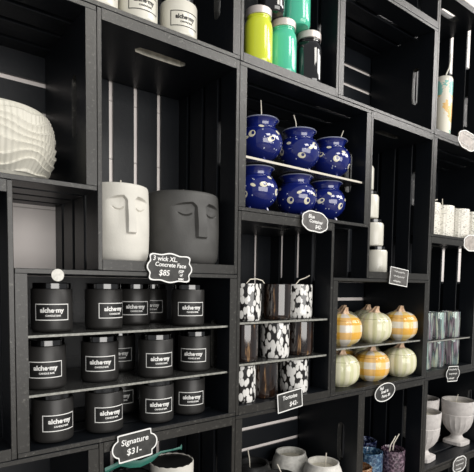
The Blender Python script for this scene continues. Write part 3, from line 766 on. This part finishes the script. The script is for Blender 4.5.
vessel('purple textured glass vessel at the right with two wicks', (39.9, 2.2, ZV), 1.5, 3.8, M_purptex, 'textured glass vessels', [(-0.8, 0, 3.4), (-0.6, 0, 4.3), (0.5, 0, 5.3)])
vessel('amber textured glass vessel at the lower left of its crate', (32.8, 2.0, ZV), 1.5, 3.2, M_ambertex, 'textured glass vessels')
vessel('navy textured glass vessel at the back left, rim above the others', (36.4, 7.0, ZV), 1.6, 3.6, M_navytex, 'textured glass vessels')
vessel('navy textured glass vessel at the back right, rim above the others', (40.4, 7.0, ZV), 1.6, 3.6, M_navytex, 'textured glass vessels')
# crate under the Signature sign
shelf('thin_shelf', 0.45, 12.0, 0.8, 9.0, -20.9, 0.3, 'dark shelf under the white cup and black cup below the Signature sign', M_shelf, M_shelf)
def plain_cup(label, loc, mt, r, h, wax):
    t = thing('tall_cup', label, 'cup', loc, 0)
    MB().lathe([(r - 0.35, 0), (r - 0.12, 0.1), (r - 0.05, 0.3), (r, h - 0.05), (r - 0.05, h), (r - 0.13, h - 0.05), (r - 0.16, h - 0.5)], 56, fn=lambda a, rr, z: (rr, z + (0.035 * math.sin(17 * a) if z > h - 0.2 else 0))).build('cup_body', mt, t)
    MB().lathe([(r - 0.10, h - 0.4), (r - 0.10, h - 0.07)], 40).build('wax', wax, t)
    return t
plain_cup('white cup with dark filling, below the right end of the Signature sign', (7.5, 2.5, -20.9), M_conc_white, 1.9, 4.75, M_wax_dark)
plain_cup('black cup standing behind and below the Signature sign', (3.6, 2.6, -20.9), M_jarblack, 1.8, 4.3, M_wax_dark)
mb = MB()
rp = [(0, 0, 0), (0.7, -0.1, 0.22), (1.3, 0.05, 0.30), (2.1, 0.1, 0.02), (2.9, 0, -0.10), (4.0, 0.1, 0.06), (4.7, 0, 0.45), (5.8, 0, 0.42), (6.5, 0, 0.44), (6.65, 0, 0.48)]
wd = [0.45, 0.42, 0.5, 0.6, 0.55, 0.5, 0.2, 0.15, 0.22, 0.5]
oA = []; vs = []
for (x, y, z), w_ in zip(rp, wd):
    vs.append([mb.bm.verts.new(p_) for p_ in ((x, y, z - w_ / 2), (x, y - 0.08, z), (x, y, z + w_ / 2), (x, y + 0.08, z))])
for i in range(len(vs) - 1):
    for k in range(4): mb.bm.faces.new((vs[i][k], vs[i][(k + 1) % 4], vs[i + 1][(k + 1) % 4], vs[i + 1][k])).smooth = True
mb.bm.faces.new(vs[0]); mb.bm.faces.new(list(reversed(vs[-1])))
tag(mb.build('teal_ribbon', M_ribbon, None, (0.63, 0.5, -14.87)), 'teal ribbon strung behind the Signature sign', 'ribbon')

# ------------------------------------------------------------------ price signs
def outline(kind, w, h):
    pts = []
    if kind == 'rect': return [(-w / 2, -h / 2), (w / 2, -h / 2), (w / 2, h / 2), (-w / 2, h / 2)]
    n = 96
    for k in range(n):
        a = 2 * PI * k / n; c, s_ = math.cos(a), math.sin(a)
        if kind == 'oval': r = 1.0; x, y = c * w / 2, s_ * h / 2
        elif kind == 'plaque':
            p = 4.5; r = 1 / (abs(c) ** p + abs(s_) ** p) ** (1 / p)
            r *= 1 + 0.045 * math.cos(8 * a) - 0.02 * math.cos(12 * a)
            x, y = c * r * w / 2, s_ * r * h / 2
            y += 0.05 * h * math.exp(-(x / (0.10 * w)) ** 2) * (1 if y > 0 else -1) * 0.6
            x += 0.04 * w * math.exp(-(y / (0.14 * h)) ** 2) * (1 if x > 0 else -1) * 0.6
        elif kind == 'scallop':
            r = 1 + 0.05 * abs(math.cos(4.0 * a + PI / 2)) ; p = 2.6
            r *= 1 / (abs(c) ** p + abs(s_) ** p) ** (1 / p); x, y = c * r * w / 2, s_ * r * h / 2
        elif kind == 'ticket':
            p = 2.3; r = 1 / (abs(c) ** 1.0 + abs(s_) ** 1.0) if False else 1
            x, y = c, s_
            # straight top and bottom with bowed ends
            yy = max(-0.5, min(0.5, s_ * 0.98)); x = c * (0.56 + 0.0); 
            x = math.copysign(1, c) * (0.32 + 0.18 * math.sqrt(max(0, 1 - (yy / 0.52) ** 2))) if abs(s_) * 1.0 < 0.82 else c / 0.57 * 0.34
            y = (yy if abs(s_) < 0.82 else math.copysign(0.5, s_)); y = y if abs(s_) >= 0.82 else s_ / 0.82 * 0.5
            x *= w; y *= h
        pts.append((x, y))
    return pts
def sign(name, label, kind, w, h, X, Z, rot, lines, board=None, Y=-0.16, yaw=0, th=0.12, scribble=0, fw_=0.10):
    t = thing(name, label, 'sign', (X, Y, Z)); t.rotation_euler = (0, math.radians(-rot), math.radians(yaw))
    t.rotation_mode = 'XYZ'
    o = outline(kind, w, h); board = board or M_chalk
    mb = MB(); mb.loft([(x, th / 2, z) for x, z in o], [(x, -th / 2, z) for x, z in o]); mb.build('board', board, t)
    mb = MB(); n = len(o)
    cx = 1 - 2 * fw_ / w; cz = 1 - 2 * fw_ / h
    A = [mb.bm.verts.new((x, -th / 2 - 0.0, z)) for x, z in o]; B = [mb.bm.verts.new((x, -th / 2 - 0.04, z)) for x, z in o]
    C_ = [mb.bm.verts.new((x * cx, -th / 2 - 0.04, z * cz)) for x, z in o]; D_ = [mb.bm.verts.new((x * cx, -th / 2, z * cz)) for x, z in o]
    for P_, Q_ in ((A, B), (B, C_), (C_, D_)):
        for k in range(n): mb.bm.faces.new((P_[k], P_[(k + 1) % n], Q_[(k + 1) % n], Q_[k]))
    mb.build('border', M_chalkline, t)
    mes = []
    for (txt, size, x, z) in lines:
        me = text_mesh(txt, size, M_chalkline, shear=0.15, bold=0.009)
        for v_ in me.vertices: v_.co += Vector((x * S, (-th / 2 - 0.012) * S, z * S))
        mes.append(me)
    if mes: link('lettering', join_meshes('lettering', mes, M_chalkline), t)
    if scribble:
        mb = MB(); rnd = random.Random(len(label))
        for k in range(scribble):
            zc = h * 0.28 - k * (h * 0.56 / max(1, scribble - 1)); x0 = -w * 0.30; x1 = w * (0.30 if k < scribble - 1 else 0.12); p = []
            nn = 26
            for i in range(nn): p.append((x0 + (x1 - x0) * i / (nn - 1), -th / 2 - 0.03, zc + 0.10 * math.sin(i * 2.1 + rnd.random()) * (0.5 + rnd.random())))
            mb.tube(p, 0.028, 5)
        mb.build('chalk_writing', M_chalkline, t)
    return t
sign('price_sign', 'black plaque sign reading 3 wick XL Concrete Face $85, below the face pots', 'plaque', 3.75, 2.15, 5.7, 0.32, -2.5,
     [('3 wick XL.', 0.50, -0.45, 0.66), ('Concrete Face', 0.46, 0.05, 0.22), ('$85', 0.62, -0.50, -0.42), ('(GP\nof\nwax', 0.30, 1.0, -0.50)])
sign('price_sign', 'black ticket shaped sign reading Signature $31, below the black candles', 'ticket', 3.75, 2.15, 2.75, -13.15, 3.5,
     [('Signature', 0.60, 0.0, 0.40), ('$31-', 0.66, -0.12, -0.38)])
sign('price_sign', 'grey scalloped sign reading Blue Container $42, below the cobalt cups', 'scallop', 3.55, 1.95, 21.85, 5.35, -4,
     [('Blue', 0.50, -0.55, 0.42), ('Container', 0.46, 0.12, 0.0), ('$42-', 0.50, 0.5, -0.48)], board=M_greyboard)
sign('price_sign', 'black rectangular sign reading Tortoise $42, below the spotted tumblers', 'rect', 3.3, 1.85, 18.95, -11.95, 5,
     [('Tortoise', 0.55, 0.0, 0.36), ('$42-', 0.60, 0.45, -0.38)], fw_=0.09)
sign('price_sign', 'black oval chalk sign below the ceramic pumpkins', 'oval', 3.9, 2.15, 34.25, -13.1, 5,
     [('Pail', 0.50, -0.62, 0.52), ('Small &', 0.46, -0.05, 0.08), ('Pump $0', 0.44, 0.15, -0.44)])
sign('price_sign', 'grey rectangular sign with faint writing below the stack of white jars', 'rect', 3.6, 2.0, 36.2, 0.28, -6, [], board=M_greyboard, scribble=3, fw_=0.08)
sign('price_sign', 'small black angular sign with faint writing below the iridescent tumblers', 'ticket', 3.5, 2.1, 49.55, -12.55, -4, [], scribble=3, fw_=0.09)
sign('price_sign', 'small grey sign with faint writing at the bottom right, below the goblets', 'scallop', 3.6, 2.2, 52.5, -25.75, -2, [], board=M_greyboard, scribble=3, fw_=0.12)
sign('price_sign', 'pale silvery leaf shaped sign at the right edge, below the tropical tumbler', 'scallop', 3.6, 2.3, 50.6, 18.55, -14, [], board=M_palecard, scribble=2, fw_=0.10, Y=-0.3, yaw=-12)
sign('price_sign', 'pale scalloped sign at the right edge, below the white printed jars', 'scallop', 3.7, 2.2, 53.2, 5.25, 0, [], board=M_palecard, fw_=0.12, Y=-0.3, yaw=-10)
o = MB().lathe([(0.42, 0), (0.42, 0.05), (0.39, 0.06)], 32).build('round_sticker', M_silver, None, (-2.8, -0.0, -0.42))
o.rotation_euler = (PI / 2, 0, 0); tag(o, 'small round white sticker on the crate edge above the leftmost black candle', 'sticker')
